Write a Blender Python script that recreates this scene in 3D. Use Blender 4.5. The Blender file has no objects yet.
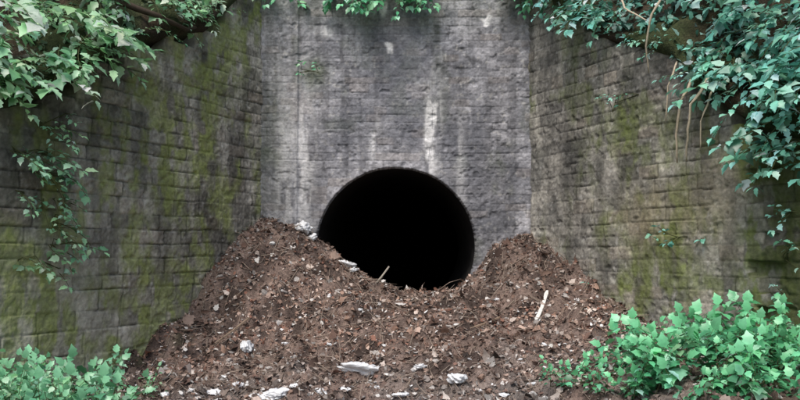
import bpy, math, random
import numpy as np
from mathutils import Vector, Matrix
random.seed(7); rng=np.random.default_rng(11)
S=bpy.context.scene
COL=S.collection
T=0.45; CA=math.cos(math.atan(T)); SA=math.sin(math.atan(T))
CAMZ=1.6; PITCH=math.radians(3.18); F=900.0
YB=13.5; XL=-2.07; XR=1.95
# ---------------------------------------------------------------- noise
def _h(ix,iy,seed):
    n=(ix.astype(np.int64)*374761393+iy.astype(np.int64)*668265263+seed*1442695041)&0xffffffff
    n=((n^(n>>13))*1274126177)&0xffffffff
    n=(n^(n>>16))
    return (n&0xffffff)/float(0xffffff)
def vn(x,y,seed=0):
    ix=np.floor(x); iy=np.floor(y); fx=x-ix; fy=y-iy
    fx=fx*fx*(3-2*fx); fy=fy*fy*(3-2*fy)
    a=_h(ix,iy,seed); b=_h(ix+1,iy,seed); c=_h(ix,iy+1,seed); d=_h(ix+1,iy+1,seed)
    return (a*(1-fx)+b*fx)*(1-fy)+(c*(1-fx)+d*fx)*fy
def fbm(x,y,seed=0,o=4):
    x=np.asarray(x,float); y=np.asarray(y,float)
    s=0;a=.5;t=0
    for i in range(o):
        s=s+a*vn(x*2**i+i*17.3,y*2**i+i*9.1,seed+i); t+=a; a*=.5
    return s/t
def sstep(a,b,x):
    t=np.clip((x-a)/(b-a),0,1); return t*t*(3-2*t)
# ---------------------------------------------------------------- mesh helpers
def mesh_from(name,V,Fs,col=None,mat=None,smooth=False):
    if not isinstance(Fs,list): Fs=[Fs]
    Fs=[f for f in Fs if len(f)]
    me=bpy.data.meshes.new(name)
    me.vertices.add(len(V)); me.vertices.foreach_set("co",np.asarray(V,np.float32).ravel())
    loops=np.concatenate([f.ravel() for f in Fs]).astype(np.int32)
    tot=np.concatenate([np.full(len(f),f.shape[1]) for f in Fs]).astype(np.int32)
    st=np.concatenate([[0],np.cumsum(tot)[:-1]]).astype(np.int32)
    me.loops.add(len(loops)); me.loops.foreach_set("vertex_index",loops)
    me.polygons.add(len(tot)); me.polygons.foreach_set("loop_start",st)
    try: me.polygons.foreach_set("loop_total",tot)
    except Exception: pass
    me.polygons.foreach_set("use_smooth",np.full(len(tot),smooth))
    if col is not None:
        at=me.color_attributes.new("Col",'FLOAT_COLOR','POINT')
        c=np.ones((len(V),4),np.float32); c[:,:3]=col
        at.data.foreach_set("color",c.ravel())
    me.update(calc_edges=True); me.validate()
    if mat: me.materials.append(mat)
    return me
def add(name,me,parent=None,label=None,category=None,kind=None,group=None,loc=None):
    ob=bpy.data.objects.new(name,me); COL.objects.link(ob)
    if parent: ob.parent=parent
    if loc is not None: ob.location=loc
    if label: ob["label"]=label
    if category: ob["category"]=category
    if kind: ob["kind"]=kind
    if group: ob["group"]=group
    return ob
# ---------------------------------------------------------------- materials
def mat_attr(name,rough=.9,bump=.4,bscale=60,var=.35,vscale=9,spec=.3,transl=0,bdist=.01):
    m=bpy.data.materials.new(name); m.use_nodes=True; nt=m.node_tree; N=nt.nodes; L=nt.links
    N.clear(); out=N.new('ShaderNodeOutputMaterial'); p=N.new('ShaderNodeBsdfPrincipled')
    at=N.new('ShaderNodeAttribute'); at.attribute_name="Col"
    tc=N.new('ShaderNodeTexCoord')
    n1=N.new('ShaderNodeTexNoise'); n1.inputs['Scale'].default_value=vscale; n1.inputs['Detail'].default_value=8; n1.inputs['Roughness'].default_value=.7
    L.new(tc.outputs['Object'],n1.inputs['Vector'])
    mr=N.new('ShaderNodeMapRange'); mr.inputs['From Min'].default_value=.3; mr.inputs['From Max'].default_value=.7
    mr.inputs['To Min'].default_value=1-var; mr.inputs['To Max'].default_value=1+var
    L.new(n1.outputs['Fac'],mr.inputs['Value'])
    mx=N.new('ShaderNodeVectorMath'); mx.operation='SCALE'
    L.new(at.outputs['Color'],mx.inputs[0]); L.new(mr.outputs[0],mx.inputs['Scale'])
    L.new(mx.outputs[0],p.inputs['Base Color'])
    p.inputs['Roughness'].default_value=rough; p.inputs['Specular IOR Level'].default_value=spec
    if bump:
        n2=N.new('ShaderNodeTexNoise'); n2.inputs['Scale'].default_value=bscale; n2.inputs['Detail'].default_value=6
        L.new(tc.outputs['Object'],n2.inputs['Vector'])
        b=N.new('ShaderNodeBump'); b.inputs['Strength'].default_value=bump; b.inputs['Distance'].default_value=bdist
        L.new(n2.outputs['Fac'],b.inputs['Height']); L.new(b.outputs[0],p.inputs['Normal'])
    if transl:
        tr=N.new('ShaderNodeBsdfTranslucent'); L.new(mx.outputs[0],tr.inputs['Color'])
        ms=N.new('ShaderNodeMixShader'); ms.inputs[0].default_value=transl
        L.new(p.outputs[0],ms.inputs[1]); L.new(tr.outputs[0],ms.inputs[2]); L.new(ms.outputs[0],out.inputs[0])
    else: L.new(p.outputs[0],out.inputs[0])
    return m
M_stone=mat_attr("weathered_stone",.88,.7,40,.32,15)
M_soil=mat_attr("leaf_mould_soil",.95,1.0,55,.6,28,bdist=.03)
M_litter=mat_attr("dead_leaves",.8,0,1,.25,30,transl=.12)
M_leaf=mat_attr("green_leaves",.38,.15,60,.2,12,spec=.8,transl=.3,bdist=.004)
M_stem=mat_attr("plant_stems",.75,.4,80,.25,20)
M_rock=mat_attr("rubble_stone",.85,.5,30,.3,8)
M_plastic=mat_attr("crumpled_plastic",.4,.2,40,.08,8,spec=.5,transl=.15)
M_wood=mat_attr("bleached_wood",.8,.4,60,.25,25)
M_dark=mat_attr("shade_dark_lining",.95,.4,20,.4,3)  # darkness of the tunnel interior is put into the lining colour
# ---------------------------------------------------------------- masonry wall (blocks modelled as relief in one mesh)
def wall(name,origin,a,n,u0,u1,v0,v1,res,ch,bw,top,colfn,seed,hole=None,offs=None,flip=False,depth=.03,grow=0,joint=.009,fl=(.42,.62)):
    r=random.Random(seed)
    us=np.arange(u0,u1+res,res); vs=np.arange(v0,v1+res,res)
    U,Vv=np.meshgrid(us,vs); nu=len(us); nv=len(vs)
    cb=[v0-.5]
    while cb[-1]<v1+.5: cb.append(cb[-1]+r.uniform(*ch)*(1+grow*max(0,1-max(cb[-1],0)/1.8)))
    cb=np.array(cb)
    wu=U+(fbm(U*5,Vv*5,seed+1,3)-.5)*.026
    wv=Vv+(fbm(U*.9,Vv*1.1,seed+2,2)-.5)*.05+(fbm(U*7,Vv*7,seed+3,2)-.5)*.014
    ci=np.clip(np.searchsorted(cb,wv)-1,0,len(cb)-2)
    bid=np.zeros(U.shape,int); de=np.zeros(U.shape); bu=np.zeros(U.shape)
    for c in range(len(cb)-1):
        m=ci==c
        e=[u0-1-r.random()*.3]; k_=1+grow*max(0,1-max(cb[c],0)/1.8)*.7
        while e[-1]<u1+1: e.append(e[-1]+r.uniform(*bw)*k_*(1.5 if r.random()<.12 else 1))
        e=np.array(e); x=wu[m]
        k=np.clip(np.searchsorted(e,x)-1,0,len(e)-2)
        bid[m]=k+c*1000; de[m]=np.minimum(x-e[k],e[k+1]-x); bu[m]=(e[k]+e[k+1])/2
    dv=np.minimum(wv-cb[ci],cb[ci+1]-wv); bv=(cb[ci]+cb[ci+1])/2
    rr=.02
    dx=np.clip(rr-de,0,rr); dy=np.clip(rr-dv,0,rr); ed=rr-np.sqrt(dx*dx+dy*dy)
    ed=ed+(fbm(U*22,Vv*22,seed+9,2)-.5)*.01
    prof=sstep(0.0,joint+.006,ed)
    b1=_h(bid,bid*0+3,seed); b2=_h(bid,bid*0+5,seed); b3=_h(bid,bid*0+8,seed)
    fill=sstep(fl[0],fl[1],fbm(U*1.7,Vv*1.7,seed+15,4))
    D=prof*depth*(.6+.6*b1)*(1-.65*fill)+(b2-.5)*.04*(U-bu)*prof+(b3-.5)*(wv-bv)*.1*prof
    D+=(fbm(U*9,Vv*9,seed+4,4)-.5)*.024+(fbm(U*28,Vv*28,seed+5,3)-.5)*.014
    chip=sstep(.66,.8,fbm(U*6,Vv*8,seed+16,3)); D-=chip*.018
    D+=(fbm(U*.7,Vv*.7,seed+6,2)-.5)*.05
    if offs is not None: D+=offs(U,Vv,bu)
    C=colfn(U,Vv,prof+(1-prof)*fill*.75,b1,b2,b3,seed)
    keep=bv<top(bu)+(b2-.5)*.3
    D=np.where(keep,D,D-.35)
    fk=np.ones((nv-1,nu-1),bool)
    hard=Vv>top(U)+.45
    fk&=~(hard[:-1,:-1]&hard[1:,1:])
    X=U.copy(); Z=Vv.copy()
    if hole:
        hu,hv,R=hole
        R=R+(fbm(np.arctan2(Vv-hv,U-hu)*6+20,U*0,seed+60,3)-.5)*.012
        rad=np.hypot(U-hu,Vv-hv); ins=rad<R
        fk&=~(ins[:-1,:-1]&ins[1:,1:]&ins[1:,:-1]&ins[:-1,1:])
        near=(rad<R+res*.75)&(rad>R-res*1.7)
        k=np.where(near,R/np.maximum(rad,1e-6),1)
        X=hu+(U-hu)*k; Z=hv+(Vv-hv)*k
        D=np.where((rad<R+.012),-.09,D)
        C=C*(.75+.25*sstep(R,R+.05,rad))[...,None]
    P=np.stack([origin[0]+a[0]*X+n[0]*D,origin[1]+a[1]*X+n[1]*D,Z],-1).reshape(-1,3)
    idx=np.arange(nu*nv).reshape(nv,nu)
    q=np.stack([idx[:-1,:-1],idx[:-1,1:],idx[1:,1:],idx[1:,:-1]],-1)[fk]
    if flip: q=q[:,::-1]
    used=np.zeros(len(P),bool); used[q.ravel()]=True
    rm=np.cumsum(used)-1
    return mesh_from(name,P[used],rm[q],C.reshape(-1,3)[used],M_stone,True)
def mixc(c,col,w):
    return c*(1-w[...,None])+np.array(col)*w[...,None]
def gauss(U,V,u,v,su,sv): return np.exp(-((U-u)/su)**2-((V-v)/sv)**2)
def basecol(U,V,prof,b1,b2,b3,seed,c0,c1,mort,bvar=1.0,jm=.85):
    t=np.clip((b2-.5)*bvar+(fbm(U*3,V*3,seed+20,5)-.5)*1.9+.5,0,1)
    c=np.array(c0)*(1-t[...,None])+np.array(c1)*t[...,None]
    c=c*(1+(.44*b3-.22)*bvar)[...,None]
    w=(b1>.86)*.3*bvar; c=mixc(c,(.32,.25,.19),w)
    c=mixc(c,mort,(1-prof)*jm)
    g=fbm(U*40,V*40,seed+22,2); c=c*(.7+.6*g)[...,None]
    sp=sstep(.67,.8,fbm(U*16,V*16,seed+24,3)); c=mixc(c,(.55,.53,.5),sp*.45)
    dk=sstep(.64,.78,fbm(U*11,V*11,seed+26,3)); c=c*(1-.4*dk)[...,None]
    return c
def col_back(U,V,prof,b1,b2,b3,seed):
    c=basecol(U,V,prof,b1,b2,b3,seed,(.205,.205,.222),(.38,.372,.392),(.16,.158,.168),.65,.65)
    x=U+XL
    st=fbm(x*7,V*.5,seed+30,4)
    c=c*(.76+.4*sstep(.35,.62,st))[...,None]
    dk=sstep(.48,.7,fbm(x*1.3,V*.9,seed+31,4)); c=mixc(c,(.10,.106,.128),.34*dk)
    n=fbm(x*12,V*2.5,seed+32,4); n2=fbm(x*4,V*2,seed+35,4)
    dr=gauss(x,V,-.15,4.2,.4,.8)+gauss(x,V,.2,4.8,.25,.7)*.7+gauss(x,V,-.75,5.1,.4,.4)*.6+gauss(x,V,.1,3.35,.3,.45)*.8+gauss(x,V,.95,3.1,.3,.5)*.5+gauss(x,V,-.9,3.6,.25,.5)*.4
    c=mixc(c,(.095,.10,.12),.58*np.clip(dr*(.2+1.4*n2),0,1))
    pale=np.zeros(U.shape)
    for (px,pz,su,sv,s) in [(-.38,3.15,.09,.45,.35),(.5,3.5,.085,.5,2.1),(.43,3.15,.04,.35,1.),(-1.45,2.9,.16,1.3,.4),(-1.75,2.7,.12,1.3,.3),(.9,2.9,.08,.8,.2),(-.3,5.3,.12,.12,1.2),(1.0,4.4,.03,.6,.3),(-1.1,4.9,.08,.07,.7)]:
        pale+=s*gauss(x,V,px,pz,su,sv)
    pale=pale*(.1+1.6*sstep(.32,.62,n))
    wob=(fbm(x*14,V*14,seed+44,3)-.5)
    for (px,pz,r_) in [(1.32,5.08,.075),(-.17,4.66,.07),(-.28,5.25,.06),(.47,3.75,.05)]:
        pale+=sstep(1.25,.4,np.hypot((x-px)/r_,(V-pz)/r_/1.25)+wob*1.5)
    pale=np.clip(pale,0,.9)
    c=mixc(c,(.78,.765,.76),pale)
    mo=gauss(x,V,-1.3,4.25,.2,.22)*.6+gauss(x,V,-1.95,3.5,.3,1.5)*.25+.15*sstep(.6,.75,fbm(x*2,V*2,seed+33,3))+sstep(4.7,5.6,V)*.25
    c=mixc(c,(.12,.15,.075),np.clip(mo*(.4+1.2*n),0,.8))
    return c
def col_left(U,V,prof,b1,b2,b3,seed):
    c=basecol(U,V,prof,b1,b2,b3,seed,(.19,.178,.148),(.41,.382,.328),(.10,.093,.072),.9,.8)
    st=fbm(U*4,V*.7,seed+30,4); c=c*(.7+.55*sstep(.35,.62,st))[...,None]
    pl=gauss(U,V,4.5,.75,1.6,1.1); c=mixc(c,(.62,.585,.48),np.clip(pl*(.4+.6*b2)*prof,0,.85)*(.5+.8*fbm(U*9,V*9,seed+70,3)))
    n=fbm(U*6,V*4,seed+32,4); film=fbm(U*2.2,V*1.3,seed+41,5)
    mo=.55*sstep(.42,.66,film)
    for (u,v,su,sv,s) in [(2.35,2.9,.2,.6,.8),(2.45,.7,.28,.4,1.9),(4.4,1.0,.35,.25,1.7),(3.4,2.75,.25,.5,.6),(1.42,3.2,.2,.6,.6),(2.9,.1,.5,.3,1.8),(5.3,.5,.3,.3,.9),(.9,4.3,.4,.5,.4),(3.9,.6,.35,.2,1.1),(2.0,1.3,.2,.35,.7),(4.55,1.45,.35,.15,.8)]:
        mo=mo+s*gauss(U,V,u,v,su,sv)
    mo=np.clip(mo*(.1+1.5*sstep(.32,.64,n)),0,.88)
    mt=fbm(U*14,V*14,seed+71,3)
    c=mixc(c,(.31,.36,.10),mo*(.4+.7*mt))
    c=c*(1-.3*(1-prof))[...,None]
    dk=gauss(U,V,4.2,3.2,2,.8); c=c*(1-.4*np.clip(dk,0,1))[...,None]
    return c
def col_right(U,V,prof,b1,b2,b3,seed):
    c=basecol(U,V,prof,b1,b2,b3,seed,(.165,.16,.145),(.345,.325,.285),(.10,.094,.082),.8,.7)
    st=fbm(U*4,V*.7,seed+30,4); c=c*(.7+.5*sstep(.35,.62,st))[...,None]
    n=fbm(U*6,V*4,seed+32,4)
    br=gauss(U,V,2.9,2.0,.8,.45)+gauss(U,V,3.9,2.2,.6,.4)*.6; c=mixc(c,(.30,.25,.13),np.clip(br*.6*(.3+n),0,.55))
    mo=.35*sstep(.42,.66,fbm(U*2.2,V*1.3,seed+41,5))+sstep(4.0,4.5,U)*1.1
    for (u,v,su,sv,s) in [(3.0,1.6,.2,.5,.5),(1.8,1.9,.2,.3,.4),(3.6,1.2,.5,.3,.5),(2.3,3.3,.15,.6,.3),(2.3,1.1,.4,.3,.5)]:
        mo=mo+s*gauss(U,V,u,v,su,sv)
    mo=np.clip(mo*(.15+1.5*sstep(.3,.6,n)),0,.92)
    c=mixc(c,(.17,.21,.055),mo*(.5+.6*fbm(U*14,V*14,seed+71,3)))
    c=c*(1-.3*(1-prof))[...,None]
    c=c*(1-.5*sstep(4.25,4.6,U+(n-.5)*.5))[...,None]  # mossy far end multiplied darker, its shadow painted into the stone
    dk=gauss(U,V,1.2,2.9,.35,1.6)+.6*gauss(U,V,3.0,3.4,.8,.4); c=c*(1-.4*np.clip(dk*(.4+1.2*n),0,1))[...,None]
    return c
topL=lambda u: np.interp(u,[0,.3,.85,1.5,3.2,4.2,5,8.5],[5.75,5.5,5.15,4.6,4.05,3.3,3.0,2.4])
topR=lambda u: np.interp(u,[0,.3,.6,1.7,3.25,3.6,4.45,5.2,8.5],[5.75,5.5,5.3,4.5,3.9,3.45,2.95,2.7,2.2])
topB=lambda u: np.interp(u,[-1,6],[5.7,5.7])
RH=1.185; HC=(-.06,1.645)
A_L=(-SA,-CA); N_L=(CA,-SA); A_R=(SA,-CA); N_R=(-CA,-SA)
offB=lambda U,V,bu: .045*(U<.53)+.03*(U>3.72)
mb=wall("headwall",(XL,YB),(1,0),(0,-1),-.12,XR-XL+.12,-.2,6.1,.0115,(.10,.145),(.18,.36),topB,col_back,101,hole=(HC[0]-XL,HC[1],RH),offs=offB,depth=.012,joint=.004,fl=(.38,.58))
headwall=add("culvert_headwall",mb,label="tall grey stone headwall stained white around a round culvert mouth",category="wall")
ml=wall("wing",(XL,YB),A_L,N_L,-.1,8.2,-.3,6.1,.0145,(.14,.21),(.28,.6),topL,col_left,202,flip=True,depth=.022,grow=.4)
add("wing_wall",ml,label="mossy coursed stone wing wall with creepers hanging over it",category="wall")
offR=lambda U,V,bu: -.12*(bu>4.5)
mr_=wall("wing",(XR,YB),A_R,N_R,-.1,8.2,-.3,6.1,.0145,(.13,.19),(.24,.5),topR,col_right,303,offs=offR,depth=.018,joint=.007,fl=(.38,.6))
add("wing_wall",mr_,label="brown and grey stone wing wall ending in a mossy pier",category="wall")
# tunnel lining
def lining():
    ns=72; ys=[YB+.03]+list(np.linspace(YB+.2,YB+24,40)); V=[];C=[]
    for j,y in enumerate(ys):
        bend=max(0,(y-YB-3))**2*.012
        for i in range(ns):
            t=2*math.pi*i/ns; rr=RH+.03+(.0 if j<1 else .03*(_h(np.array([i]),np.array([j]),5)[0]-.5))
            V.append((HC[0]+rr*math.cos(t)+bend,y,HC[1]+rr*math.sin(t))); k=.03; C.append((k,k*.95,k*.9))  # near-black ring colour paints the bore's shade
    Fq=[]
    for j in range(len(ys)-1):
        for i in range(ns):
            Fq.append((j*ns+i,(j+1)*ns+i,(j+1)*ns+(i+1)%ns,j*ns+(i+1)%ns))
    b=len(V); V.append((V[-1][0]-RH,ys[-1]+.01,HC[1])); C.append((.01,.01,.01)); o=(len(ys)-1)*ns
    Ft=[(o+i,b,o+(i+1)%ns) for i in range(ns)]
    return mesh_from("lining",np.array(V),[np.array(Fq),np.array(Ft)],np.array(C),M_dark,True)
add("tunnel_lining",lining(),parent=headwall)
# ---------------------------------------------------------------- debris heap
def hgt(x,y,fine=True):
    x=np.asarray(x,float); y=np.asarray(y,float)
    s=YB-y; sc=np.clip(s,0,None)
    c=np.interp(s,[-1.6,0,.5,1.5,2.5,4,6,9,10.5],[.5,.93,.88,.70,.45,.08,0,0,-.15])
    L=np.interp(s,[-1.6,0,.53,1.08,1.5,2.3,3.0,4,9,10.5],[1.6,2.07,1.84,1.26,.9,.44,.12,0,0,-.15])
    R=np.interp(s,[-1.6,0,.4,.8,1.56,2.1,3,4.5,6.5,9,10.5],[1.5,1.78,1.66,1.42,1.06,.8,.55,.45,.25,0,-.15])
    xs=x*2/(2+.45*sc*.75)
    wL=np.interp(xs,[-2.3,-1.85,-1.5,-1.245,-.82,-.3,.3],[1,1,.90,.74,.44,.12,0]); wR=np.interp(xs,[.45,.82,1.12,1.4,1.7,2.0],[0,.08,.36,.85,1.03,.96])
    h=c+wL*(L-c)+wR*(R-c)
    amp=.35+.65*sstep(-.2,.4,h)
    nearw=sstep(0,.8,s)*.6+.4
    h=h+(fbm(x*1.6,y*1.6,50,3)-.5)*.38*amp*sstep(-1.2,.8,s)*nearw
    if fine:
        bl=1-np.abs(fbm(x*4,y*4,60,4)-.5)*5
        h=h+(fbm(x*5,y*5,62,4)-.5)*.30*nearw+bl*.04+(fbm(x*18,y*18,61,2)-.5)*.08
    return h
def grid_mesh(name,x0,x1,y0,y1,res,fn,colf,mat):
    xs=np.arange(x0,x1+res,res); ys=np.arange(y0,y1+res,res); X,Y=np.meshgrid(xs,ys); Z=fn(X,Y)
    idx=np.arange(X.size).reshape(X.shape)
    q=np.stack([idx[:-1,:-1],idx[:-1,1:],idx[1:,1:],idx[1:,:-1]],-1).reshape(-1,4)
    return mesh_from(name,np.stack([X,Y,Z],-1).reshape(-1,3),q,colf(X,Y,Z).reshape(-1,3),mat,True)
def soilcol(X,Y,Z):
    t=fbm(X*6,Y*6,70,5); t=sstep(.25,.75,t); c=np.array((.06,.043,.036))*(1-t[...,None])+np.array((.25,.18,.15))*t[...,None]
    g=sstep(.45,.65,fbm(X*1.5,Y*1.5,71,3))*sstep(11.2,9.4,Y); c=mixc(c,(.30,.27,.25),g*.4)
    m=sstep(2.4,3.2,np.abs(X))*sstep(.4,.6,fbm(X*3,Y*3,73,3))*.6; c=mixc(c,(.07,.09,.03),m)
    return c
hm=grid_mesh("heap",-7,7,3.2,15,.033,hgt,soilcol,M_soil)
add("debris_ground",hm,kind="structure")
gm=grid_mesh("g",-200,200,-200,200,10,lambda X,Y:-.16+0*X,lambda X,Y,Z:np.stack([.05+0*X,.055+0*X,.03+0*X],-1),M_soil)
add("ground",gm,kind="structure")
# banks behind the walls
def bank(origin,a,n,u0,u1,top,seed,lip):
    us=np.arange(u0,u1,.08); ws=np.concatenate([np.arange(-.5,1,.07),np.arange(1,3,.12),np.arange(3,14,.5)]); U,W=np.meshgrid(us,ws)
    base=top(U)
    back=np.interp(W,[-.5,-.12,-.02,.1,.3,.6,14],[.3,.22,.22-lip*.9,.2-lip,.2-lip*.5,.42,8.7]); up=np.where(W<0,W,W*.85)
    nz=(fbm(U*1.2,W*1.2,seed,4)-.5)*.7*sstep(-.2,.8,W)+(fbm(U*6,W*6,seed+3,3)-.5)*.2
    P=np.stack([origin[0]+a[0]*U-n[0]*(back-nz*.6),origin[1]+a[1]*U-n[1]*(back-nz*.6),base+up+nz*.5],-1)
    return U,W,P
def bank_mesh(name,origin,a,n,u0,u1,top,seed,flip,lip=.3):
    U,W,P=bank(origin,a,n,u0,u1,top,seed,lip)
    idx=np.arange(U.size).reshape(U.shape); q=np.stack([idx[:-1,:-1],idx[:-1,1:],idx[1:,1:],idx[1:,:-1]],-1).reshape(-1,4)
    if flip:q=q[:,::-1]
    t=fbm(U*3,W*3,seed+7,4)[...,None]; C=np.array((.025,.018,.011))*(1-t)+np.array((.085,.062,.04))*t
    g=sstep(.45,.58,fbm(U*1.5,W*1.5,seed+9,3))*.7; C=mixc(C,(.04,.065,.02),g)
    return mesh_from(name,P.reshape(-1,3),q,C.reshape(-1,3),M_soil,True),P
bl,PL=bank_mesh("b",(XL,YB),A_L,N_L,-2,9,topL,801,True); add("hillside",bl,kind="structure")
br_,PR=bank_mesh("b",(XR,YB),A_R,N_R,-2,9,topR,802,False); add("hillside",br_,kind="structure")
bb,PB=bank_mesh("b",(XL,YB),(1,0),(0,-1),-1,5.2,topB,803,False,.1); add("hillside",bb,kind="structure")
# ---------------------------------------------------------------- leaves (folded blade with notched margins)
LT=np.array([(0,0,0),(.25,0,0),(.5,0,-.03),(.76,0,-.09),(1,0,-.2),
 (.10,.17,.03),(.30,.31,.05),(.42,.21,.02),(.60,.29,.01),(.72,.14,-.06),
 (.13,-.18,.03),(.27,-.30,.05),(.44,-.22,.02),(.57,-.28,.01),(.74,-.14,-.06)])
LF4=np.array([(0,1,6,5),(1,2,7,6),(2,3,8,7),(3,4,9,8),(1,0,10,11),(2,1,11,12),(3,2,12,13),(4,3,13,14)])
def norm(v): return v/np.maximum(np.linalg.norm(v,axis=-1,keepdims=True),1e-9)
def leaves_mesh(name,pos,d,up,size,col,mat,width=1.0,curl=1.0):
    pos=np.asarray(pos,float); d=norm(np.asarray(d,float)); up=np.asarray(up,float); size=np.asarray(size,float)
    sd=norm(np.cross(up,d)); nn=norm(np.cross(d,sd)); n=len(pos)
    w=np.broadcast_to(np.asarray(width,float),(n,)); cu=np.broadcast_to(np.asarray(curl,float),(n,))
    V=pos[:,None,:]+size[:,None,None]*(LT[None,:,0:1]*d[:,None,:]+LT[None,:,1:2]*w[:,None,None]*sd[:,None,:]+LT[None,:,2:3]*cu[:,None,None]*nn[:,None,:])
    k=len(LT); off=(np.arange(n)*k)[:,None,None]
    q=(LF4[None]+off).reshape(-1,4)
    return mesh_from(name,V.reshape(-1,3),[q],np.repeat(np.asarray(col,float),k,0),mat,True)
def tubes(name,polys,mat,col):
    V=[];Fq=[]
    for pts,r0,r1 in polys:
        pts=[Vector(p) for p in pts]; b=len(V); n=len(pts); k=6 if r0>.012 else 4
        for i,p in enumerate(pts):
            t=(pts[min(i+1,n-1)]-pts[max(i-1,0)]).normalized()
            s=t.cross(Vector((.3,.2,1))); s=s.normalized() if s.length>1e-3 else Vector((1,0,0)); w=t.cross(s)
            r=r0+(r1-r0)*i/(n-1)
            for j in range(k):
                an=2*math.pi*j/k; V.append(p+s*r*math.cos(an)+w*r*math.sin(an))
        for i in range(n-1):
            for j in range(k): Fq.append((b+i*k+j,b+(i+1)*k+j,b+(i+1)*k+(j+1)%k,b+i*k+(j+1)%k))
        Fq.append((b,b+1,b+2,b+3)); Fq.append(tuple(b+(n-1)*k+x for x in [3,2,1,0]))
    V=np.array([tuple(v) for v in V]); C=np.tile(np.array(col,float),(len(V),1))
    return mesh_from(name,V,np.array(Fq),C,mat,True)
R_=random.Random(5)
def rv(s=1): return Vector((R_.gauss(0,s),R_.gauss(0,s),R_.gauss(0,s)))
def plant(name,base,kind,out,n,length,leaf,cols,label,cat,group,dens=1.0,width=1.0,up0=.3,spread=.16):
    base=Vector(base); out=Vector(out).normalized(); polys=[]; P=[];D=[];Up=[];Sz=[];C=[];Wd=[]
    side=out.cross(Vector((0,0,1))).normalized()
    pt=R_.uniform(.85,1.25); pl=R_.uniform(.75,1.15)
    for k in range(n):
        L=length*R_.uniform(.4,1.2)
        if kind=='hang':
            p=base+side*R_.gauss(0,spread)+rv(.05)
            d=(out*R_.uniform(.35,1)+side*R_.gauss(0,.5*spread/.16)+Vector((0,0,R_.uniform(-.3,up0+.3)))).normalized(); g=R_.uniform(.1,.3)
        else:
            p=base+Vector((R_.gauss(0,.07),R_.gauss(0,.07),0)); 
            d=(Vector((R_.gauss(0,.38),R_.gauss(0,.38),1))+out*.25).normalized(); g=R_.uniform(.01,.07)
        m=max(4,int(L/.07)); st=L/m; pts=[base.copy(),p.copy()]
        tone=pt*R_.uniform(.8,1.2); lf=leaf*pl*R_.uniform(.7,1.2); hue=R_.uniform(-.12,.12)
        for i in range(m):
            d=(d+Vector((0,0,-g))*(st/.08)*.75+rv(.09)).normalized(); p=p+d*st; pts.append(p.copy())
            f=(i+1)/m
            if f<.18: continue
            for sgn in ((-1,1) if (kind=='up' or i%2) else (R_.choice((-1,1)),)):
                if R_.random()>dens: continue
                if kind=='up':
                    an=i*math.pi/2+R_.gauss(0,.4); ld=Vector((math.cos(an)*sgn,math.sin(an)*sgn,R_.uniform(-.6,.1)))
                    lp=p+ld*.03; lu=Vector((0,0,1))+rv(.3); sz=lf*R_.uniform(.5,1.15)*(1-.3*f)
                else:
                    sd=d.cross(Vector((0,0,1))+rv(.2)).normalized()
                    ld=(sd*sgn*.9+d*.5+Vector((0,0,-.15))+rv(.3)); lu=Vector((0,0,1.1))+out*.6+rv(.35); sz=lf*R_.uniform(.4,1.25)
                    lp=p+sd*sgn*.025
                P.append(lp);D.append(ld);Up.append(lu);Sz.append(sz);Wd.append(width*R_.uniform(.8,1.3))
                c=cols[R_.randrange(len(cols))]; b=tone*R_.uniform(.65,1.35)*(.75+.45*f); C.append((c[0]*b*(1+hue),c[1]*b,c[2]*b*(1-hue)))
        P.append(p);D.append(d);Up.append(Vector((0,0,1))+out);Sz.append(lf*.8);Wd.append(width);c=cols[0];C.append((c[0]*tone*1.3,c[1]*tone*1.3,c[2]*tone*1.3))
        polys.append((pts,.006 if kind=='hang' else .005,.002))
    e=bpy.data.objects.new(name,None); COL.objects.link(e); e.location=base; e["label"]=label; e["category"]=cat; e["group"]=group; e.empty_display_size=.1
    bv=np.array(base)
    me=leaves_mesh("foliage",np.array([tuple(x) for x in P])-bv,[tuple(x) for x in D],[tuple(x) for x in Up],Sz,np.clip(C,0,.82),M_leaf,Wd)
    add("foliage",me,parent=e)
    add("stem",tubes("stem",[([q-base for q in a],b,c) for a,b,c in polys],M_stem,(.09,.1,.04)),parent=e)
    return e
MINT=[(.42,.68,.42),(.29,.58,.30),(.16,.36,.17),(.56,.78,.56),(.34,.64,.35)]  # palest greens carry the leaf highlights in their colour
TEAL=[(.25,.61,.48),(.16,.46,.35),(.46,.76,.66),(.07,.22,.15),(.32,.68,.52)]
BRIGHT=[(.16,.50,.25),(.10,.37,.17),(.30,.63,.38),(.06,.24,.11)]
YEL=[(.19,.45,.25),(.12,.33,.17),(.36,.58,.38),(.08,.22,.10)]
def wp(side,u,z,off=.05):
    if side=='L': o=(XL,YB);a=A_L;n=N_L
    elif side=='R': o=(XR,YB);a=A_R;n=N_R
    else: o=(XL,YB);a=(1,0);n=(0,-1)
    return (o[0]+a[0]*u+n[0]*off,o[1]+a[1]*u+n[1]*off,z),(n[0],n[1],0)
gL="leafy creepers spilling over the wall tops"
lab="broad pale green leaves arching over the wall edge"
def top(side): return {'L':topL,'R':topR,'B':topB}[side]
def creeper(side,u,dz,n,length,leaf,cols,label=lab,off=.0,width=1,up0=.3,dens=1,z=None,spread=.16):
    zz=float(top(side)(u))+dz if z is None else z
    p,nn=wp(side,u,zz,off-max(0,dz-.3)*.55); return plant("hanging_creeper",p,'hang',nn,n,length,leaf,cols,label,"creeper",gL,dens,width,up0,spread)
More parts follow.
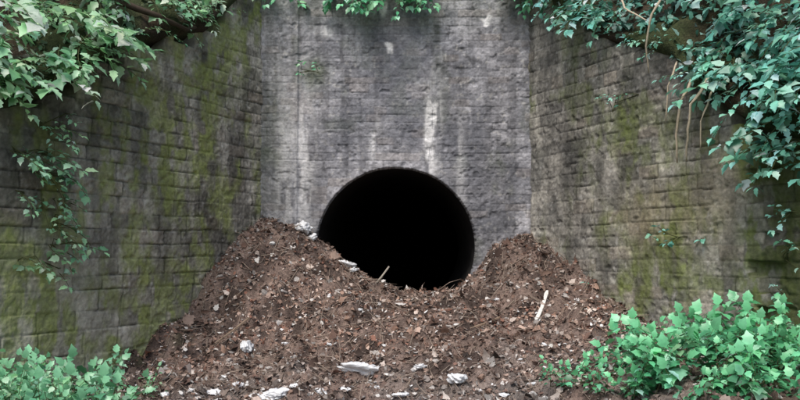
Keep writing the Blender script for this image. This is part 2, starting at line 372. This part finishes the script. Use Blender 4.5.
# left wall
for u,dz,n,l in [(3.1,.1,5,.5),(3.5,.15,6,.7),(3.9,.3,7,.75),(4.3,.35,7,.75),(4.7,.45,7,.8),(5.1,.3,7,.75),(3.8,.7,7,.7),(4.2,1.0,7,.7),(4.8,1.0,8,.8),(5.4,.6,8,.8),(5.0,.8,8,.8),(3.2,.7,6,.6),(3.4,1.2,7,.6)]:
    creeper('L',u,dz,n,l,.165,MINT,width=1.1)
for u,dz,n,l in [(1.9,.25,7,.45),(2.15,.35,8,.5),(2.4,.5,6,.45),(.9,.3,5,.35),(2.0,.7,7,.5)]:
    creeper('L',u,dz,n,l,.13,MINT,"small light green creeper on the broken wall top")
for u,dz,n,l in [(1.2,.1,4,.3),(1.55,.1,4,.3),(.5,.1,4,.3),(2.7,.05,4,.35)]:
    creeper('L',u,dz,n,l,.07,YEL,"small light green creeper on the broken wall top")
IVY=[(.26,.50,.28),(.38,.62,.42),(.15,.32,.16)]
for u,z,n,l in [(4.3,2.95,6,.5),(4.25,2.65,6,.5),(4.25,2.4,6,.5),(4.15,2.15,6,.45),(4.15,1.9,5,.4),(4.15,1.65,5,.35),(4.65,2.6,5,.6),(4.55,2.2,4,.4),(4.6,1.5,3,.3),(4.05,1.4,3,.25)]:
    creeper('L',u,0,n,l,.10,IVY,"ivy trailing down mossy masonry",off=.03,z=z,up0=-.3,spread=.10)
# right wall
for u,dz,n,l in [(4.05,.5,7,.6),(4.35,.45,8,.7),(4.6,.45,8,.85),(4.9,.45,9,.95),(5.2,.3,9,.95),(4.1,.9,9,.75),(4.6,1.1,9,.8),(3.7,1.0,7,.6),(3.9,1.5,8,.8),(5.4,.8,9,.9),(5.0,1.0,9,.9),(4.4,1.6,8,.9),(5.5,1.4,8,.9),(3.5,1.5,7,.6),(4.85,-.1,6,.6),(5.05,-.3,5,.5)]:
    creeper('R',u,dz,n,l,.155,TEAL,"glossy green creeper draped over the pier",width=1.15)
for u,dz,n,l in [(.45,.3,7,.45),(.75,.25,9,.5),(1.05,.2,9,.5),(1.4,.2,8,.5),(1.8,.25,8,.5),(2.2,.4,8,.45),(2.6,.7,7,.5),(2.9,.9,8,.6),(3.2,1.2,8,.6),(2.2,1.1,7,.6),(1.3,.7,7,.6)]:
    creeper('R',u,dz,n,l,.125,TEAL,"small leaved creeper on crumbling wall top",width=1.15)
for u,dz,n,l in [(2.4,.05,4,.3),(2.8,.05,4,.3),(3.15,.05,4,.3),(3.5,.1,5,.35),(3.85,.1,5,.35)]:
    creeper('R',u,dz,n,l,.075,TEAL,"small leaved creeper on crumbling wall top")
for u,z,n,l,lf in [(3.25,1.75,4,.25,.10),(1.6,1.1,2,.2,.06),(2.1,3.5,3,.3,.07),(4.7,1.5,3,.3,.08),(4.8,2.0,3,.3,.08),(4.65,1.1,3,.3,.08)]:
    creeper('R',u,0,n,l,lf,TEAL,"small weed rooted in a wall joint",off=.03 if u<4.5 else -.08,z=z)
# top of headwall
for u,n,l in [(1.1,7,.45),(1.3,7,.5),(1.55,8,.6),(1.75,7,.5),(1.95,7,.5),(2.1,8,.6),(2.3,7,.6),(2.5,6,.45),(.4,5,.45),(3.6,6,.5),(3.9,6,.5)]:
    creeper('B',u,-.12,n,l,.13,BRIGHT,"green fronds hanging from the headwall top",up0=-.1,off=.06)
creeper('B',.72,0,3,.22,.06,BRIGHT,"small weed rooted in a wall joint",off=.03,z=4.3)
# undergrowth on banks
def under(name,P,n,seed,cols,smin=.07,smax=.16,thr=.40):
    r=np.random.default_rng(seed); h,w,_=P.shape
    i=r.integers(9,min(h-1,44),n); j=r.integers(0,w-1,n); f=r.random((n,1)); p=P[i,j]*(1-f)+P[i+1,j+1]*f
    m=fbm(p[:,0]*1.3+p[:,1],p[:,2]*1.3,seed,3)>thr; p=p[m]; k=len(p)
    p=p+r.normal(0,.06,(k,3)); d=r.normal(0,.6,(k,3))+np.array([0,-.5,-.3]); up=r.normal(0,.35,(k,3))+np.array([0,-.5,.8])
    c=np.array(cols)[r.integers(0,len(cols),k)]*r.uniform(.3,.95,(k,1))
    add(name,leaves_mesh(name,p,d,up,r.uniform(smin,smax,k),c,M_leaf),kind="stuff")
under("undergrowth",PL,9000,1,MINT,thr=.46); under("undergrowth",PR,13000,2,TEAL,thr=.38); under("undergrowth",PB,1500,3,BRIGHT)
# ---------------------------------------------------------------- camera ray helper for laying things on the slope
def hit(px,py):
    X=(px-400)/F; Zc=(200-py)/F
    d=Vector((X,math.cos(PITCH)-Zc*math.sin(PITCH),math.sin(PITCH)+Zc*math.cos(PITCH)))
    t=5.0
    while t<15:
        p=Vector((0,0,CAMZ))+d*t
        if p.z<=float(hgt(p.x,p.y)): break
        t+=.02
    return p
# ground plants
g2="leafy weeds growing at the foot of the wall"
pos=[]
for k in range(68):
    x=R_.uniform(1.85,4.1); y=R_.uniform(7.7,10.0)
    if x/y<.23+.05*R_.random(): continue
    if x>XR+(YB-y)*T-.15: continue
    pos.append((x,y))
for x,y in pos:
    z=float(hgt(x,y)); ed=min(1,(x/y-.2)/.1)
    plant("leafy_weed",(x,y,z),'up',(-.3,-.7,0),R_.randint(3,6),.24+.32*ed,.15,BRIGHT,"bushy bright green broad-leaved weed on rubble","plant",g2,1,1.3)
for px,py in [(560,385),(585,382),(610,375),(640,392),(700,396),(575,375),(598,366),(545,378),(600,392)]:
    p=hit(px,py); plant("leafy_weed",p,'up',(0,-1,0),4,.2,.09,BRIGHT,"small low green weed among the rubble","plant",g2,1,1.2)
for k in range(38):
    y=R_.uniform(7.3,9.2); x=-y*R_.uniform(.33,.47)
    if x<XL-(YB-y)*T+.15: continue
    plant("leafy_weed",(x,y,float(hgt(x,y))),'up',(.4,-.6,0),R_.randint(5,8),.54,.125,YEL,"dense pale green weed beside the mossy wall","plant",g2,1,1.2)
for px,py in [(128,392),(105,372),(150,396),(90,360),(115,384)]:
    p=hit(px,py); plant("leafy_weed",p,'up',(0,-1,0),5,.25,.09,YEL,"dense pale green weed beside the mossy wall","plant",g2,1,1.1)
# ---------------------------------------------------------------- roots
def root(pts,r0,r1,name="hanging_root",label="pale dead root hanging from the bank over the wall",cat="root",col=(.55,.46,.34)):
    b=Vector(pts[0]); P=[]
    for i in range(len(pts)-1):
        a=Vector(pts[i]);c=Vector(pts[i+1])
        for k in range(4): P.append(a.lerp(c,k/4)+rv(.004)-b)
    P.append(Vector(pts[-1])-b)
    add(name,tubes(name,[(P,r0,r1)],M_stem,col),label=label,category=cat,loc=b,group="dead roots over the walls")
def wq(side,u,z,off): return wp(side,u,z,off)[0]
root([wq('R',3.70,3.6,.15),wq('R',3.62,3.25,.3),wq('R',3.52,2.9,.28),wq('R',3.44,2.6,.2)],.02,.010)
root([wq('R',3.90,3.5,.15),wq('R',3.84,3.2,.34),wq('R',3.74,2.85,.32),wq('R',3.66,2.6,.26)],.02,.009)
root([wq('R',3.98,3.4,.15),wq('R',3.96,3.0,.32),wq('R',3.90,2.7,.28)],.013,.006)
root([wq('R',3.36,3.8,.1),wq('R',3.33,3.5,.22),wq('R',3.26,3.1,.2)],.013,.006)
root([wq('R',3.2,4.7,.1),wq('R',3.1,4.4,.25),wq('R',2.95,4.05,.22),wq('R',2.88,3.75,.12)],.018,.008)
root([wq('R',2.3,4.9,.1),wq('R',2.6,4.6,.25),wq('R',3.0,4.35,.25)],.016,.008)
root([wq('L',3.1,4.6,-.1),wq('L',2.6,4.5,.15),wq('L',2.1,4.45,.18),wq('L',1.7,4.6,.05)],.045,.02,col=(.07,.05,.035),label="thick dark root lying along the wall top")
root([wq('L',2.8,4.9,-.1),wq('L',2.4,4.75,.12),wq('L',1.9,4.9,.0)],.035,.02,col=(.07,.05,.035),label="thick dark root lying along the wall top")
# ---------------------------------------------------------------- litter (uncountable leaf and twig debris)
def litter():
    n=66000; x=rng.uniform(-5,5,n); y=rng.uniform(6.5,13.7,n)
    m=(x>XL-(YB-y)*T-.05)&(x<XR+(YB-y)*T+.05)&(rng.random(n)<.35+.65*sstep(7,9.3,y))&(rng.random(n)<.45+1.1*fbm(x*2,y*2,90,3)); x=x[m];y=y[m]; n=len(x)
    e=.03; z=hgt(x,y); gxn=(hgt(x+e,y,False)-hgt(x-e,y,False))/(2*e); gyn=(hgt(x,y+e,False)-hgt(x,y-e,False))/(2*e)
    nn=np.stack([-gxn,-gyn,np.ones(n)],-1); nn=norm(nn)+rng.normal(0,.55,(n,3))
    d=rng.normal(0,1,(n,3)); d[:,2]*=.4
    d=d-nn*(d*nn).sum(-1,keepdims=True)/(nn*nn).sum(-1,keepdims=True)
    pal=np.array([(.19,.115,.088),(.33,.215,.165),(.12,.075,.06),(.45,.33,.27),(.07,.047,.038),(.60,.50,.44),(.28,.14,.10),(.86,.82,.78),(.42,.385,.36)])
    pr=np.array([.17,.19,.12,.15,.09,.12,.05,.055,.055]); c=pal[rng.choice(9,n,p=pr)]*rng.uniform(.6,1.3,(n,1))
    zone=sstep(.38,.62,fbm(x*1.2,y*1.2,95,4))[:,None]; c=c*(.72+.45*zone)
    fr=(sstep(11.2,9.4,y)*.3)[:,None]; lum=c.mean(-1,keepdims=True); c=c*(1-fr)+(lum*1.25+.03)*np.array([1.05,1,.95])*fr
    c=c*(.85+.15*sstep(13.2,11.5,y))[:,None]; c=np.clip(c,0,.85)
    big=rng.random(n)
    sz=rng.uniform(.02,.07,n)*np.where(big<.12,1.6,1)*np.where(big<.03,1.5,1)
    return leaves_mesh("litter",np.stack([x,y,z+.01],-1),d,nn,sz,c,M_litter,rng.uniform(.4,1.7,n),rng.uniform(-2.5,3,n))
add("leaf_litter",litter(),kind="stuff")
def twigs():
    polys=[]
    for k in range(1300):
        y=R_.uniform(8.5,13.4); x=R_.uniform(XL-(YB-y)*T,XR+(YB-y)*T); z=float(hgt(x,y))
        an=R_.uniform(0,6.28); l=R_.uniform(.06,.36); a=Vector((x,y,z+.015)); dd=Vector((math.cos(an)*l,math.sin(an)*l,0)); b=a+dd
        b.z=float(hgt(b.x,b.y))+R_.uniform(.01,.1); mdl=(a+b)/2+rv(.015)
        polys.append(([a,mdl,b],R_.uniform(.003,.008),.002))
    return tubes("tw",polys,M_wood,(.33,.26,.21))
add("twig_litter",twigs(),kind="stuff")
# ---------------------------------------------------------------- stones
def ico(sub,seed,amp,flat,col,mat,sharp=0):
    import bmesh
    bm=bmesh.new(); bmesh.ops.create_icosphere(bm,subdivisions=sub,radius=1)
    r=random.Random(seed); planes=[(Vector((r.gauss(0,1),r.gauss(0,1),r.gauss(0,1))).normalized(),r.uniform(.5,.85)) for _ in range(9 if not sharp else 6)]
    for v in bm.verts:
        q=v.co.copy()
        for pn,pd in planes:
            t=v.co.dot(pn)-pd
            if t>0: v.co-=pn*t
        if sharp==0:
            k=float(vn(np.array(q.x*3+5),np.array(q.y*3+q.z*2.3),seed)); v.co*=1+amp*(k-.5)
        else:
            a=float(fbm(np.array(q.x*2.6+q.z*1.7+seed),np.array(q.y*2.6-q.z*1.9),seed,4)); k=abs(a-.5)*4
            v.co*=1+amp*(min(k,1)-.4)
        v.co.z*=flat
    V=np.array([tuple(v.co) for v in bm.verts]); Fq=np.array([[v.index for v in f.verts] for f in bm.faces]); bm.free()
    return mesh_from("stone",V,Fq,np.tile(np.array(col,float),(len(V),1)),mat,sharp>0)
kinds=[ico(3,20+i,.3,.6,c,M_rock) for i,c in enumerate([(.32,.29,.27),(.5,.46,.43),(.19,.14,.115),(.74,.72,.7),(.33,.22,.17)])]
gs="loose stones scattered over the debris"
def stone(p,r,k):
    o=add("rubble_stone",kinds[k],label={0:"grey angular stone half buried in leaf litter",1:"pale grey stone chip on the debris",2:"dark brown stone in the leaf litter",3:"whitish broken stone lying on the debris",4:"reddish brown stone in the leaf litter"}[k],category="stone",group=gs,loc=Vector(p)+Vector((0,0,r*.05)))
    o.rotation_euler=(R_.gauss(0,.3),R_.gauss(0,.3),R_.uniform(0,6.28)); o.scale=(r*R_.uniform(.8,1.4),r*R_.uniform(.7,1.1),r)
for k in range(180):
    y=R_.uniform(8.9,13.2); x=R_.uniform(XL-(YB-y)*T+.15,XR+(YB-y)*T-.15)
    stone((x,y,float(hgt(x,y))),R_.uniform(.015,.055),R_.choices(range(5),[4,2,4,1.3,4])[0])
for k in range(80):
    px=R_.uniform(150,620); py=399-abs(R_.gauss(0,26)); stone(hit(px,py),R_.uniform(.012,.05),R_.choice([1,0,2,4,3,1]))
# ---------------------------------------------------------------- white rubbish
bag=[ico(4,70+i,.55,.6,(.92,.93,.95),M_plastic,1) for i in range(4)]
sm="small crumpled white plastic scrap"
scraps=[(362,374,.24,.14,"crumpled white plastic bag lying on the rubble"),(457,380,.09,.09,sm),(303,230,.13,.15,"white plastic scrap on the heap beside the culvert"),(312,236,.09,.08,"white plastic scrap on the heap beside the culvert"),(346,266,.13,.09,"white plastic scrap at the culvert mouth"),(353,272,.08,.06,"white plastic scrap at the culvert mouth"),(246,349,.08,.1,sm),(275,396,.12,.07,"crumpled greyish plastic sheet on the ground"),(215,394,.11,.06,"crumpled greyish plastic sheet on the ground")]
for q in [(420,368,.07,.05),(320,393,.08,.05),(240,386,.07,.05),(530,386,.06,.04),(330,345,.04,.03),(415,320,.04,.03),(497,300,.03,.03),(400,396,.08,.04),(285,344,.04,.03),(190,392,.06,.04),(255,397,.06,.04),(345,390,.05,.03),(295,386,.05,.03),(480,392,.04,.03),(505,396,.05,.03),(225,378,.04,.03),(385,352,.03,.02),(450,345,.03,.02),(545,345,.03,.02),(270,290,.03,.02),(312,300,.03,.02),(165,396,.05,.04),(378,388,.04,.03),(305,372,.04,.03),(235,365,.03,.02),(440,300,.03,.02),(360,310,.03,.02),(470,360,.03,.02),(390,335,.03,.02),(520,360,.03,.02)]: scraps.append(q+(sm,))
for i,(px,py,sx,sy,lb) in enumerate(scraps):
    p=hit(px,py)
    if p.y>YB-.12: p.y=YB-.12; p.z=float(hgt(p.x,p.y))
    o=add("plastic_scrap",bag[i%4],label=lb,category="litter",group="white plastic litter on the debris",loc=p+Vector((0,0,sy*.3)))
    o.scale=(sx,sy*1.1,sy); o.rotation_euler=(R_.gauss(0,.25),R_.gauss(0,.25),R_.uniform(-.6,.6))
def plank(pa,pb,w,t,label,name="wooden_stick",col=(.78,.75,.7),lift=.06):
    a=Vector(pa)+Vector((0,0,.02)); b=Vector(pb)+Vector((0,0,lift)); d=(b-a); L=d.length; d.normalize()
    s=d.cross(Vector((0,0,1))).normalized(); u=s.cross(d); V=[];n=9
    for i in range(n+1):
        f=i/n; wi=w*(1 if 0<i<n else .6)*R_.uniform(.85,1.1)
        for (q,r) in [(-1,-1),(1,-1),(1.0,.7),(.7,1),(-.7,1),(-1,.7)]:
            V.append(d*L*f+s*wi*q+u*t*r+s*.01*math.sin(f*4))
    Fq=[]
    for i in range(n):
        for j in range(6): Fq.append((i*6+j,(i+1)*6+j,(i+1)*6+(j+1)%6,i*6+(j+1)%6))
    Fh=[tuple(range(6)),tuple(range(n*6+5,n*6-1,-1))]
    add(name,mesh_from(name,np.array([tuple(v) for v in V]),[np.array(Fq),np.array(Fh)],np.tile(np.array(col),(len(V),1)),M_wood),label=label,category="stick",loc=a)
plank(hit(536,322),hit(548,300),.026,.012,"bleached white flat stick leaning on the debris slope",lift=.12)
pm=Vector((-.36,YB-.2,float(hgt(-.36,YB-.2))))
plank(pm,pm+Vector((.2,.12,.24)),.011,.009,"pale broken branch sticking up in the culvert mouth",col=(.42,.38,.32),lift=.03)
plank(hit(470,330),hit(500,322),.012,.01,"thin brown branch lying on the debris",col=(.3,.22,.16))
plank(hit(215,345),hit(250,322),.012,.01,"thin brown branch lying on the debris",col=(.3,.22,.16))
# ---------------------------------------------------------------- light, camera
w=bpy.data.worlds.new("World"); S.world=w; w.use_nodes=True; nt=w.node_tree; bg=nt.nodes['Background']
sk=nt.nodes.new('ShaderNodeTexSky'); sk.sky_type='NISHITA'; sk.sun_disc=False
EL=math.radians(55); AZ=math.radians(200)
sk.sun_elevation=EL; sk.sun_rotation=AZ; sk.air_density=1.0; sk.dust_density=3.0; sk.ozone_density=1.0
nt.links.new(sk.outputs[0],bg.inputs[0]); bg.inputs[1].default_value=.15
sd=bpy.data.lights.new("sun",'SUN'); sd.energy=2.5; sd.angle=math.radians(30); sd.color=(1,.96,.9)
so=bpy.data.objects.new("sun",sd); COL.objects.link(so)
dv=Vector((math.sin(AZ)*math.cos(EL),math.cos(AZ)*math.cos(EL),math.sin(EL)))
so.rotation_euler=dv.to_track_quat('Z','Y').to_euler(); so.location=(0,0,20)
cd=bpy.data.cameras.new("camera"); cam=bpy.data.objects.new("camera",cd); COL.objects.link(cam)
cam.location=(0,0,CAMZ); cam.rotation_euler=(math.radians(90)+PITCH,0,0); cd.sensor_width=36; cd.lens=36*F/800; cd.clip_end=1000; cd.clip_start=.05
S.camera=cam
S.view_settings.view_transform='Standard'; S.view_settings.look='None'; S.view_settings.exposure=0
